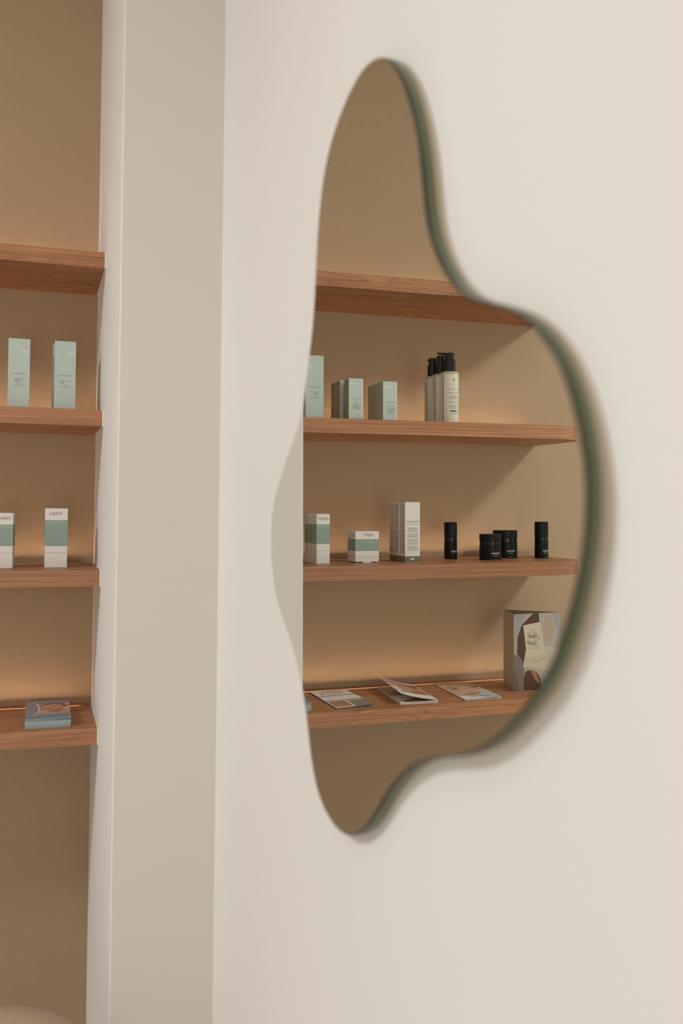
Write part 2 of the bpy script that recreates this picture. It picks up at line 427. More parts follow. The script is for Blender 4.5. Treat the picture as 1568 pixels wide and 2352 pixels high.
# ================================================================== MIRROR
OUT=[(-1.3214,0.5512),(-1.3033,0.5579),(-1.2845,0.5621),(-1.2653,0.5634),(-1.2461,0.5619),(-1.2272,0.5583),(-1.2086,0.5530),(-1.1906,0.5461),(-1.1733,0.5376),(-1.1571,0.5273),(-1.1422,0.5150),(-1.1295,0.5005),(-1.1197,0.4840),(-1.1121,0.4663),(-1.1059,0.4480),(-1.1011,0.4293),(-1.0978,0.4103),(-1.0953,0.3912),(-1.0929,0.3721),(-1.0900,0.3530),(-1.0860,0.3342),(-1.0804,0.3157),(-1.0735,0.2978),(-1.0658,0.2801),(-1.0580,0.2624),(-1.0505,0.2447),(-1.0418,0.2275),(-1.0305,0.2119),(-1.0166,0.1986),(-1.0010,0.1872),(-0.9848,0.1767),(-0.9687,0.1661),(-0.9531,0.1549),(-0.9379,0.1431),(-0.9228,0.1310),(-0.9082,0.1185),(-0.8949,0.1046),(-0.8850,0.0881),(-0.8795,0.0696),(-0.8776,0.0505),(-0.8788,0.0313),(-0.8835,0.0126),(-0.8913,-0.0050),(-0.9018,-0.0212),(-0.9149,-0.0353),(-0.9299,-0.0473),(-0.9462,-0.0577),(-0.9628,-0.0675),(-0.9793,-0.0774),(-0.9955,-0.0879),(-1.0108,-0.0996),(-1.0249,-0.1127),(-1.0383,-0.1266),(-1.0505,-0.1415),(-1.0610,-0.1577),(-1.0699,-0.1748),(-1.0780,-0.1923),(-1.0864,-0.2096),(-1.0967,-0.2259),(-1.1098,-0.2400),(-1.1257,-0.2509),(-1.1434,-0.2583),(-1.1621,-0.2631),(-1.1812,-0.2656),(-1.2005,-0.2658),(-1.2196,-0.2634),(-1.2382,-0.2584),(-1.2561,-0.2513),(-1.2733,-0.2425),(-1.2896,-0.2323),(-1.3049,-0.2206),(-1.3194,-0.2079),(-1.3335,-0.1948),(-1.3479,-0.1819),(-1.3629,-0.1698),(-1.3787,-0.1587),(-1.3951,-0.1486),(-1.4120,-0.1394),(-1.4295,-0.1313),(-1.4475,-0.1243),(-1.4658,-0.1185),(-1.4844,-0.1133),(-1.5030,-0.1082),(-1.5214,-0.1023),(-1.5393,-0.0953),(-1.5568,-0.0871),(-1.5735,-0.0776),(-1.5897,-0.0670),(-1.6051,-0.0555),(-1.6201,-0.0433),(-1.6345,-0.0306),(-1.6479,-0.0167),(-1.6596,-0.0014),(-1.6697,0.0150),(-1.6784,0.0322),(-1.6858,0.0500),(-1.6915,0.0684),(-1.6950,0.0874),(-1.6956,0.1066),(-1.6932,0.1257),(-1.6881,0.1443),(-1.6809,0.1622),(-1.6718,0.1792),(-1.6605,0.1948),(-1.6473,0.2088),(-1.6326,0.2212),(-1.6164,0.2316),(-1.5990,0.2399),(-1.5809,0.2467),(-1.5625,0.2525),(-1.5441,0.2583),(-1.5261,0.2650),(-1.5088,0.2735),(-1.4927,0.2841),(-1.4782,0.2968),(-1.4650,0.3109),(-1.4531,0.3260),(-1.4434,0.3427),(-1.4369,0.3608),(-1.4324,0.3795),(-1.4282,0.3984),(-1.4234,0.4170),(-1.4173,0.4353),(-1.4098,0.4531),(-1.4012,0.4703),(-1.3916,0.4870),(-1.3805,0.5028),(-1.3678,0.5173),(-1.3537,0.5304),(-1.3383,0.5419)]
MA, MB, XM = 0.010041, 0.004645, 0.181479
MN = Vector((math.cos(MA)*math.cos(MB), math.sin(MA), math.sin(MB))).normalized()
def mp(y, z): return Vector((XM-((y+0.8)*MN.y+z*MN.z)/MN.x, y, z+Z0))
def inset(pts, d):
    n = len(pts); out = []
    for i in range(n):
        a, b = pts[i-1], pts[(i+1) % n]; tx, ty = b[0]-a[0], b[1]-a[1]; q = math.hypot(tx, ty)
        out.append((pts[i][0]-ty/q*d, pts[i][1]+tx/q*d))
    return out
area2 = sum(a[0]*b[1]-b[0]*a[1] for a, b in zip(OUT, OUT[1:]+OUT[:1]))
sg = 1 if area2 > 0 else -1
mir = thing('wall_mirror', 'large wavy frameless mirror with green glass edge on white wall', 'mirror', (0, 0, 0))
GT, CH = 0.0125, 0.0014
inn = inset(OUT, sg*CH)
def ring(bm, A, B, mi):
    n = len(A)
    for i in range(n):
        f = bm.faces.new((A[i], A[(i+1) % n], B[(i+1) % n], B[i])); f.material_index = mi
bm = bmesh.new()
f_ = [bm.verts.new(mp(*q)) for q in inn]; bm.faces.new(f_)
obj('mirror_glass', bm, MIRROR, mir)
bm = bmesh.new()
a = [bm.verts.new(mp(*q)) for q in inn]; b = [bm.verts.new(mp(*q)+MN*CH) for q in OUT]
ring(bm, a, b, 0); obj('polished_arris', bm, GARRIS, mir, 60)
bm = bmesh.new()
b = [bm.verts.new(mp(*q)+MN*CH) for q in OUT]; c = [bm.verts.new(mp(*q)+MN*GT) for q in OUT]; d = [bm.verts.new(mp(*q)+MN*GT) for q in inset(OUT, sg*0.012)]
k4 = [bm.verts.new(mp(*q)+MN*0.0042) for q in OUT]
ring(bm, b, k4, 1); ring(bm, k4, c, 0); ring(bm, c, d, 0); obj('glass_edge', bm, [GEDGE, GDARK], mir, 60, label='green glass edge')
bm = bmesh.new()
back = inset(OUT, sg*0.0015)
c = [bm.verts.new(mp(*q)+MN*(GT+0.0002)) for q in back]
e = [bm.verts.new(Vector((wx(q[0])-0.0004, q[0], q[1]+Z0))) for q in back]
ring(bm, c, e, 0); obj('backing_board', bm, BACKB, mir, 60)

# ================================================================== PRODUCTS ON SHELF B
SAGE = mat('pale_green_card', (0.495, 0.60, 0.55), 0.42)
SAGEG = mat('glossy_pale_green_card', (0.50, 0.60, 0.565), 0.35, coat=0.9)
KRAFT = mat('printed_side_card', (0.25, 0.225, 0.17), 0.4, coat=0.5)
TAGW = mat('white_tag', (0.82, 0.79, 0.76), 0.5)
def carton(name, label, x0, x1, y0, dep, z, h, m, group):
    """x0..x1 real left..right, front face at y0"""
    t = thing(name, label, 'box', ((x0+x1)/2, y0+dep/2, z), 0, group)
    bm = bmesh.new(); hw = (x1-x0)/2
    box(bm, -hw, hw, -dep/2, dep/2, 0, h, 0, 0.0006)
    obj('carton', bm, m, t)
    return t, hw
def tall_box(x0, y0, dark, label, strength):
    w_, dep, h = 0.0478, 0.046, 0.167
    t, hw = carton('tall_product_box', label, x0, x0+w_, y0, dep, ZS['B'], h, SAGE, 'tall pale green boxes')
    pr = Print((0, -dep/2, 0), (1, 0, 0), (0, 0, 1))
    pt = Print((0, -dep/2, 0), (1, 0, 0), (0, 0, 1)); pt.rect(0.0065, 0.0205, h-0.0315, h-0.0270, TAGW); pt.done('white_tag', t)
    pr.up()
    pr.text('CORRECT', INK, 0.0135, h-0.0300, 0.0014, 0.0105)
    pr.text('SKINCEUTICALS', INK, 0.0005, h-0.0815, 0.0019, 0.0295)
    pr.text('RETINOL '+strength, INK, 0.0005, h-0.0940, 0.0020, 0.0210)
    for k in range(3):
        xa = -0.0092+k*0.0064
        pb = Print((0, -dep/2, 0), (1, 0, 0), (0, 0, 1)); pb.rect(xa, xa+0.0055, h-0.0982, h-0.0968, BLUEI if k < dark else PALEI); pb.done('strength_bar', t)
    for k, s in enumerate(('REFINING', 'NIGHT CREAM WITH', strength+'% PURE RETINOL')):
        pr.text(s, INK2, 0.0005, h-0.1035-k*0.0030, 0.0013, (0.012, 0.0255, 0.0245)[k])
    pr.text('30 ml  1.0 fl oz', INK, 0, 0.0095, 0.0015, 0.0165)
    pr.done('lettering', t)
    return t
tall_box(-0.2085, 0.095, 2, 'tall pale green box with two dark blue bars, away from the niche corner', '0.5')
tall_box(-0.1062, 0.095, 1, 'tall pale green box with one dark blue bar, nearest the niche corner', '0.3')
tall_box(-0.1098, 0.146, 1, 'tall pale green box almost hidden behind the one-bar box', '0.3')

def small_box(name, x1, y0, h, label, group, kind):
    w_, dep = 0.0385, 0.0385
    t, hw = carton(name, label, x1-w_, x1, y0, dep, ZS['B'], h, SAGEG, group)
    pr = Print((0, -dep/2, 0), (1, 0, 0), (0, 0, 1))
    # text block sits towards the right of the face; a pale edge strip on the left
    pe = Print((0, -dep/2, 0), (1, 0, 0), (0, 0, 1)); pe.rect(-hw+0.0006, -hw+0.0036, 0.001, h-0.001, mat('pale_edge_card', (0.66, 0.72, 0.66), 0.35, coat=0.5)); pe.done('pale_edge_strip', t); pr.up()
    if kind == 1:
        pt = Print((0, -dep/2, 0), (1, 0, 0), (0, 0, 1)); pt.layer = 2; pt.rect(hw-0.0200, hw-0.0035, h-0.0160, h-0.0115, TAGW); pt.done('white_tag', t); pr.up()
        pr.text('PREVENT', REDI, hw-0.0118, h-0.0147, 0.0014, 0.0115)
        pr.text('SKINCEUTICALS', INK, -0.0012, h-0.0525, 0.0017, 0.0250)
        pr.text('PHLORETIN', INK, -0.0012, h-0.0625, 0.0017, 0.0105)
        pr.lines(INK2, -0.0118, 0.0102, h-0.0665, 5, 0.0030, 0.0009, 'C', 0.75)
        pr.text('30 ml   1 fl oz', INK, -0.0012, 0.0072, 0.0020, 0.0205)
    else:
        pt = Print((0, -dep/2, 0), (1, 0, 0), (0, 0, 1)); pt.layer = 2; pt.rect(hw-0.0200, hw-0.0035, h-0.0160, h-0.0115, TAGW); pt.done('white_tag', t); pr.up()
        pr.text('MOISTURIZE', REDI, hw-0.0118, h-0.0147, 0.0014, 0.0145)
        pr.text('SKINCEUTICALS', INK, -0.0012, h-0.0540, 0.0017, 0.0265)
        pr.text('H.A. INTENSIFIER', TEALI, -0.0012, h-0.0650, 0.0019, 0.0255)
        pr.lines(INK2, -0.0138, 0.0118, h-0.0690, 5, 0.0031, 0.0009, 'C', 0.7)
    pr.done('lettering', t)
    # side panel facing the corner: dark printed card
    ps = Print((hw, 0, 0), (0, 1, 0), (0, 0, 1))
    if kind == 1:
        ps.rect(-dep/2+0.0030, dep/2-0.0006, 0.001, h-0.001, KRAFT); ps.up()
        ps.lines(mat('light_side_ink', (0.36, 0.34, 0.27), 0.5), -0.016, 0.016, h-0.008, 22, 0.0027, 0.0010, 'L', 0.6)
        ps.rect(-0.015, 0.010, 0.022, 0.034, mat('brown_side_print', (0.30, 0.24, 0.17), 0.5))
        ps.rect(0.011, 0.0155, 0.018, 0.036, mat('dark_brown_side_print', (0.10, 0.055, 0.035), 0.5))
        ps.lines(INK2, -0.016, 0.016, 0.017, 4, 0.0032, 0.0012, 'L', 0.6)
    else:
        ps.rect(-dep/2+0.0045, dep/2-0.0006, 0.001, h-0.001, mat('olive_side_card', (0.36, 0.36, 0.29), 0.35, coat=0.4))
    ps.done('side_panel', t)
    return t
G1, G2 = 'small green boxes beside the tall green box', 'small green boxes beside the pump bottles'
small_box('small_product_box', -0.264, 0.060, 0.1085, 'small glossy green box at the front of the row beside the tall green box', G1, 1)
small_box('small_product_box', -0.2572, 0.107, 0.1085, 'small green box in the middle of the row beside the tall green box', G1, 1)
small_box('small_product_box', -0.2582, 0.1475, 0.1085, 'small green box at the back of the row beside the tall green box', G1, 1)
small_box('small_product_box', -0.3567, 0.060, 0.1045, 'small glossy green box at the front of the row next to pump bottles', G2, 2)
small_box('small_product_box', -0.3582, 0.1005, 0.1045, 'small green box in the middle of the row next to pump bottles', G2, 2)
small_box('small_product_box', -0.3600, 0.1410, 0.1045, 'small green box at the back of the row next to pump bottles', G2, 2)

CREAM = mat('milky_cleanser_bottle', (0.70, 0.635, 0.495), 0.16, coat=1.0)
CLEAR = mat('clear_bottle_shoulder', (0.46, 0.40, 0.30), 0.08, coat=1.0)
BLK = mat('black_plastic', (0.005, 0.005, 0.005), 0.22, coat=0.15, spec=0.35)
MBLK = mat('matt_black_plastic', (0.0055, 0.0055, 0.005), 0.42, spec=0.2)
def pump_bottle(cx, cyy, label, turn=0.0):
    t = thing('pump_bottle', label, 'bottle', (cx, cyy, ZS['B']), 0, 'pump bottles')
    r = 0.0245
    bm = bmesh.new(); lathe(bm, [(0, 0.0), (r-0.0015, 0.0), (r, 0.0015), (r, 0.1300), (0, 0.1300)], 48); obj('bottle_body', bm, CREAM, t, 40)
    bm = bmesh.new(); lathe(bm, [(r-0.0002, 0.1301), (r-0.0002, 0.1355), (r-0.003, 0.1378), (0.0158, 0.1388), (0, 0.1388)], 48); obj('bottle_shoulder', bm, CLEAR, t, 40)
    bm = bmesh.new(); lathe(bm, [(0, 0.1380), (0.0156, 0.1380), (0.0156, 0.1685), (0.0148, 0.1693), (0, 0.1693)], 40); obj('collar', bm, BLK, t, 40)
    bm = bmesh.new(); lathe(bm, [(0, 0.1694), (0.0126, 0.1694), (0.0126, 0.1868), (0.0120, 0.1874), (0, 0.1874)], 40)
    h = obj('pump_head', bm, BLK, t, 40)
    bm = bmesh.new()
    prof = [(-0.0095, 0.1828, 0.1873), (0.000, 0.1810, 0.1874), (0.016, 0.1832, 0.1874), (0.0320, 0.1843, 0.1874), (0.0340, 0.1850, 0.1872)]
    rows = []
    for x, z0, z1 in prof:
        hw = 0.0065 if x < 0.02 else 0.0050
        rows.append([bm.verts.new(q) for q in ((x, -hw, z0), (x, hw, z0), (x, hw, z1), (x, -hw, z1))])
    for A, B in zip(rows, rows[1:]):
        for k in range(4): bm.faces.new((A[k], A[(k+1) % 4], B[(k+1) % 4], B[k]))
    bm.faces.new(rows[0]); bm.faces.new(rows[-1])
    nz = obj('nozzle', bm, BLK, h); nz.rotation_euler.z = turn
    pr = Print((0, 0, 0), (1, 0, 0), (0, 0, 1), r=r, a0=-math.pi/2-0.02, lift=0.0003)
    pr.rect(-0.0022, -0.0004, 0.1130, 0.1172, TEALI); pr.rect(0.0004, 0.0022, 0.1130, 0.1172, TEALI)
    pr.text('SKINCEUTICALS', INK, 0, 0.0895, 0.0016, 0.024)
    pr.text('GENTLE CLEANSER', TEALI, 0, 0.0800, 0.0024, 0.026)
    pr.text('CREAM CLEANSER', PALEI, 0, 0.0755, 0.0014, 0.020)
    pr.lines(INK2, -0.013, 0.013, 0.0725, 3, 0.0036, 0.0011, 'C', 0.7)
    pr.text('HUILE NETTOYANTE', TEALI, 0, 0.0560, 0.0024, 0.026)
    pr.lines(PALEI, -0.010, 0.010, 0.0535, 1, 0.0036, 0.0011, 'C', 0.9)
    pr.lines(INK2, -0.0115, 0.0115, 0.0480, 3, 0.0034, 0.0011, 'C', 0.75)
    pr.rect(-0.0095, 0.0095, 0.0310, 0.0350, TEALI)
    pr.lines(INK2, -0.009, 0.009, 0.0270, 1, 0.0036, 0.0011, 'C', 0.9)
    pr.done('label_print', t)
    pr = Print((0, 0, 0), (1, 0, 0), (0, 0, 1), r=r, a0=-0.30, lift=0.0003)
    pr.rect(-0.003, 0.001, 0.006, 0.130, mat('grey_teal_stripe', (0.36, 0.37, 0.31), 0.4)); pr.up()
    for k in range(36): pr.rect(-0.0025, -0.0002, 0.010+k*0.0032, 0.0118+k*0.0032, mat('faded_teal_ink', (0.20, 0.27, 0.25), 0.5))
    pr.done('side_print', t)
pump_bottle(-0.5485, 0.070, 'cream pump bottle with black head at the front of its row')
pump_bottle(-0.5470, 0.119, 'cream pump bottle with black head in the middle of its row', 1.9)
pump_bottle(-0.5450, 0.168, 'cream pump bottle with black head at the back of its row', 1.6)

# ================================================================== PRODUCTS ON SHELF C
CARD = mat('white_card', (0.74, 0.715, 0.68), 0.5)
CARDIN = mat('inner_card', (0.42, 0.36, 0.30), 0.6)
GREEN = mat('sea_green_band', (0.235, 0.330, 0.280), 0.45)
def band_carton(name, label, x0, x1, y0, dep, h, splits, title, xh, lw, tx, sub, small, group='white cartons with green bands'):
    base, g0, g1 = splits
    t = thing(name, label, 'box', ((x0+x1)/2, y0+dep/2, ZS['C']), 0, group)
    hw, hd = (x1-x0)/2, dep/2
    bm = bmesh.new(); box(bm, -hw, hw, -hd, hd, base+0.0007, h, 0, 0.0005); obj('carton_lid', bm, CARD, t)
    bm = bmesh.new()
    if small:
        box(bm, -hw, hw, -hd, hd, 0.0022, base, 0, 0.0005); box(bm, -0.012, 0.012, -hd+0.0002, hd-0.0002, 0.0, 0.0022)
    else: box(bm, -hw, hw, -hd, hd, 0.0, base, 0, 0.0005)
    obj('carton_base', bm, CARD, t)
    bm = bmesh.new(); box(bm, -hw+0.0008, hw-0.0008, -hd+0.0008, hd-0.0008, base-0.003, base+0.003); obj('inner_sleeve', bm, CARDIN, t)
    bm = bmesh.new(); e = 0.00018
    for (xa, xb, ya, yb) in ((-hw-e, hw+e, -hd-e, -hd+e), (-hw-e, hw+e, hd-e, hd+e), (-hw-e, -hw+e, -hd+e, hd-e), (hw-e, hw+e, -hd+e, hd-e)):
        box(bm, xa, xb, ya, yb, g0, g1)
    bnd = obj('green_band', bm, GREEN, t, label='sea green printed band')
    pr = Print((0, -hd-e, 0), (1, 0, 0), (0, 0, 1))
    pr.pen('aspecf', GOLDI, -hw+tx, (g1+h)/2-xh*0.25, xh, lw, align='L', thin=0.06, thick=0.20)
    pr.layer = 2
    for k, (s, wd) in enumerate(title): pr.text(s, WHITEI, -hw+tx, g1-0.0062-k*0.0042, 0.0021, wd, 'L')
    pr.text(sub, mat('faint_white_ink', (0.42, 0.50, 0.45), 0.5), -hw+tx, g1-0.0062-len(title)*0.0045-(0.002 if small else 0), 0.0014, 0.0055, 'L')
    pr.done('lettering', t)
    ps = Print((hw+e, 0, 0), (0, 1, 0), (0, 0, 1))
    ps.lines(mat('pale_band_ink', (0.30, 0.36, 0.30), 0.5), -hd+0.004, hd-0.008, g0+(g1-g0)*0.72, 8 if small else 12, 0.0024, 0.0007, 'L', 0.6)
    ps.done('side_print', t)
    return t
band_carton('face_wash_carton', 'taller white carton with green band, alone beside the niche corner', -0.1212, -0.0705, 0.108, 0.050, 0.1380, (0.0338, 0.0500, 0.1105),
            [('GENTLE CLEAN', 0.0315)], 0.0060, 0.0305, 0.0088, '118 ml', False)
band_carton('serum_carton', 'narrow white carton with green band at the front of its pair', -0.2262, -0.1912, 0.098, 0.048, 0.1262, (0.0335, 0.0505, 0.1000),
            [('EXTREME C 20', 0.0270)], 0.0060, 0.0275, 0.0040, '30 ml', False)
band_carton('serum_carton', 'narrow white carton with green band at the back of its pair', -0.2240, -0.1890, 0.149, 0.048, 0.1262, (0.0335, 0.0505, 0.1000),
            [('EXTREME C 20', 0.0270)], 0.0060, 0.0275, 0.0040, '30 ml', False)
band_carton('cream_carton', 'short wide white carton with green band', -0.3648, -0.2998, 0.110, 0.060, 0.0810, (0.0150, 0.0305, 0.0610),
            [('OPTIMAL FIGHT', 0.0270), ('MASK', 0.0105)], 0.0060, 0.0265, 0.0155, '50 g', True)

OLIVE = mat('olive_base_print', (0.155, 0.150, 0.085), 0.45)
def filler_carton(x1, y0, label):
    w_, dep, h = 0.0425, 0.0365, 0.157
    t = thing('text_covered_carton', label, 'box', (x1-w_/2, y0+dep/2, ZS['C']), 0, 'white cartons covered in small print')
    hw, hd = w_/2, dep/2
    bm = bmesh.new(); box(bm, -hw, hw, -hd, hd, 0.0150, h, 0, 0.0004); obj('carton', bm, CARD, t)
    bm = bmesh.new(); box(bm, -hw, hw, -hd, hd, 0.0012, 0.0150, 0, 0.0004); obj('olive_foot', bm, OLIVE, t)
    bm = bmesh.new(); box(bm, -hw+0.001, hw-0.001, -hd+0.001, hd-0.001, 0.0, 0.0012); obj('carton_bottom', bm, CARDIN, t)
    pr = Print((0, -hd, 0), (1, 0, 0), (0, 0, 1))
    pr.text('PROFHILO', INK, 0, 0.1035, 0.0048, 0.0365)
    pr.text('HAENKENIUM', INK2, 0, 0.0975, 0.0030, 0.0365)
    y = 0.0905
    for n in (5, 5, 6, 5):
        pr.lines(mat('mid_grey_ink', (0.16, 0.155, 0.14), 0.6), -0.0175, 0.0175, y, n, 0.0026, 0.0010, 'C', 0.72); y -= n*0.0026+0.0024
    pr.text('1 X 2 ml', INK2, 0, 0.0235, 0.0019, 0.014)
    pr.layer = 2
    pr.poly([(-0.0065, 0.0080), (0, 0.0045), (0.0065, 0.0080), (0, 0.0115)], WHITEI); pr.up()
    pr.text('IBSA', OLIVE, 0, 0.0071, 0.0018, 0.0055)
    pr.done('lettering', t)
    ps = Print((hw, 0, 0), (0, 1, 0), (0, 0, 1))
    y = h-0.006
    while y > 0.026:
        n = random.randint(4, 9); n = min(n, int((y-0.022)/0.0024))
        if n < 1: break
        ps.lines(mat('side_print_ink', (0.24, 0.19, 0.14), 0.6), -hd+0.0025, hd-0.0025, y, n, 0.0024, 0.0010, random.choice(('R', 'C')), 0.75); y -= n*0.0024+0.0016
    ps.done('side_print', t)
filler_carton(-0.4340, 0.100, 'white text-covered carton with olive foot at the front of its row')
filler_carton(-0.4325, 0.1372, 'white text-covered carton with olive foot in the middle of its row')
filler_carton(-0.4345, 0.1744, 'white text-covered carton with olive foot at the back of its row')

GLB = mat('glossy_black_ring', (0.004, 0.004, 0.004), 0.22, spec=0.3)
def black_jar(name, cx, cyy, r, h, split, label, group, twist, cat='jar'):
    t = thing(name, label, cat, (cx, cyy, ZS['C']), 0, group)
    s0, s1 = split
    bm = bmesh.new(); lathe(bm, [(0, 0), (r-0.0008, 0), (r, 0.0008), (r, s0-0.0004), (r-0.0008, s0), (0, s0)], 48); obj('container', bm, MBLK, t, 40)
    bm = bmesh.new(); lathe(bm, [(r-0.0012, s0-0.0002), (r-0.0006, s0+0.0005), (r-0.0006, s1-0.0005), (r-0.0012, s1+0.0002)], 48); obj('ring', bm, GLB, t, 40, label='glossy black ring')
    bm = bmesh.new(); lathe(bm, [(0, s1), (r-0.0008, s1), (r, s1+0.0006), (r, h-0.0010), (r-0.0012, h), (0, h-0.0003)], 48); obj('cap', bm, MBLK, t, 40)
    pr = Print((0, 0, 0), (1, 0, 0), (0, 0, 1), r=r, a0=-math.pi/2+twist, lift=0.0003)
    small = r < 0.025
    wd = 0.0195 if small else 0.0245
    y = s0*(0.52 if small else 0.56)-0.006
    pr.pen('The Secret', WHITEI, 0, y, 0.0030, wd, thin=0.10, thick=0.22)
    pr.text('SKIN CREAM' if small else 'MOISTURISER', WHITEI, 0, y-0.0052, 0.0014, 0.0135)
    pr.text('30 ml' if small else '50 ml', WHITEI, 0, y-0.0155 if not small else y-0.0165, 0.0014, 0.0055)
    pr.done('lettering', t)
black_jar('black_pump_tube', -0.6193, 0.2150, 0.0182, 0.1018, (0.0490, 0.0600), 'slim black cosmetic tube next to the text-covered cartons', 'slim black tubes', -0.20, 'tube')
black_jar('black_cream_jar', -0.7025, 0.1380, 0.0300, 0.0702, (0.0405, 0.0505), 'shorter black cream jar standing in front', 'black cream jars', -0.02)
black_jar('black_cream_jar', -0.7910, 0.2180, 0.0348, 0.0780, (0.0440, 0.0560), 'wider taller black cream jar standing behind the shorter one', 'black cream jars', 0.0)
black_jar('black_pump_tube', -0.8795, 0.1680, 0.0193, 0.1026, (0.0490, 0.0600), 'slim black cosmetic tube next to the rounded shelf end', 'slim black tubes', -0.20, 'tube')

# ================================================================== PRINTED MATTER ON SHELF D
PAPER = mat('white_paper', (0.82, 0.79, 0.74), 0.45)
PAPERG = mat('grey_paper', (0.30, 0.28, 0.25), 0.4, coat=0.2)
SKIN = mat('printed_skin', (0.50, 0.275, 0.175), 0.4, coat=0.1)
SKIN2 = mat('printed_skin_shade', (0.33, 0.14, 0.075), 0.4, coat=0.15)
SKIN3 = mat('printed_skin_light', (0.60, 0.40, 0.29), 0.4, coat=0.15)
HAIRD = mat('printed_dark_hair', (0.055, 0.035, 0.028), 0.4, coat=0.15)
LIPS = mat('printed_lips', (0.42, 0.12, 0.09), 0.4, coat=0.15)
MAROON = mat('maroon_ink', (0.13, 0.022, 0.030), 0.45)
STEEL = mat('steel_blue_print', (0.165, 0.235, 0.345), 0.42, coat=0.2)
STEELG = mat('slate_grey_print', (0.205, 0.245, 0.305), 0.42, coat=0.1)
BLUEP = mat('pale_blue_paper', (0.40, 0.50, 0.52), 0.5)
def sheet(bm, x0, x1, y0, y1, zf, th=0.0004, nx=10, ny=6, mi=0):
    """a thin paper sheet whose height is zf(u, v)"""
    top, bot = [], []
    for j in range(ny+1):
        for i in range(nx+1):
            u, v = i/nx, j/ny; z = zf(u, v)
            top.append(bm.verts.new((x0+(x1-x0)*u, y0+(y1-y0)*v, z))); bot.append(bm.verts.new((x0+(x1-x0)*u, y0+(y1-y0)*v, z-th)))
    k = lambda i, j: j*(nx+1)+i
    fs = []
    for j in range(ny):
        for i in range(nx):
            fs.append(bm.faces.new((top[k(i, j)], top[k(i+1, j)], top[k(i+1, j+1)], top[k(i, j+1)])))
            fs.append(bm.faces.new((bot[k(i, j)], bot[k(i, j+1)], bot[k(i+1, j+1)], bot[k(i+1, j)])))
    for i in range(nx):
        fs.append(bm.faces.new((bot[k(i, 0)], bot[k(i+1, 0)], top[k(i+1, 0)], top[k(i, 0)]))); fs.append(bm.faces.new((top[k(i, ny)], top[k(i+1, ny)], bot[k(i+1, ny)], bot[k(i, ny)])))
    for j in range(ny):
        fs.append(bm.faces.new((top[k(0, j)], top[k(0, j+1)], bot[k(0, j+1)], bot[k(0, j)]))); fs.append(bm.faces.new((bot[k(nx, j)], bot[k(nx, j+1)], top[k(nx, j+1)], top[k(nx, j)])))
    for f in fs: f.material_index = mi
class Draped(Print):
    """print lying on a sheet surface z = zf(x, y) in the thing's own coordinates"""
    def __init__(self, zf, xf=None):
        super().__init__((0, 0, 0), (1, 0, 0), (0, 1, 0)); self.zf = zf
    def P(self, x, y, lay): return Vector((x, y, self.zf(x, y)+0.0004+0.00014*lay))
    def poly(self, pts, m, smooth=False):
        tmp = Print((0, 0, 0), (1, 0, 0), (0, 1, 0)); tmp.poly(pts, m, smooth)
        bmesh.ops.triangulate(tmp.bm, faces=list(tmp.bm.faces))
        for _ in range(3):                     # fine enough to follow the sheet
            es = [e for e in tmp.bm.edges if e.calc_length() > 0.009]
            if es: bmesh.ops.subdivide_edges(tmp.bm, edges=es, cuts=1)
            bmesh.ops.triangulate(tmp.bm, faces=list(tmp.bm.faces))
        tmp.bm.verts.index_update()
        V = [(v.co.x, v.co.y) for v in tmp.bm.verts]; F = [tuple(v.index for v in f.verts) for f in tmp.bm.faces]
        tmp.bm.free()
        self.geo(V, F, m, 0, 0, 1.0)
    def rect(self, x0, x1, y0, y1, m):
        nx = max(1, int(abs(x1-x0)/0.009)); ny = max(1, int(abs(y1-y0)/0.02))
        for i in range(nx):
            for j in range(ny):
                a, b = x0+(x1-x0)*i/nx, x0+(x1-x0)*(i+1)/nx; c, d = y0+(y1-y0)*j/ny, y0+(y1-y0)*(j+1)/ny
                self.poly([(a, c), (b, c), (b, d), (a, d)], m)

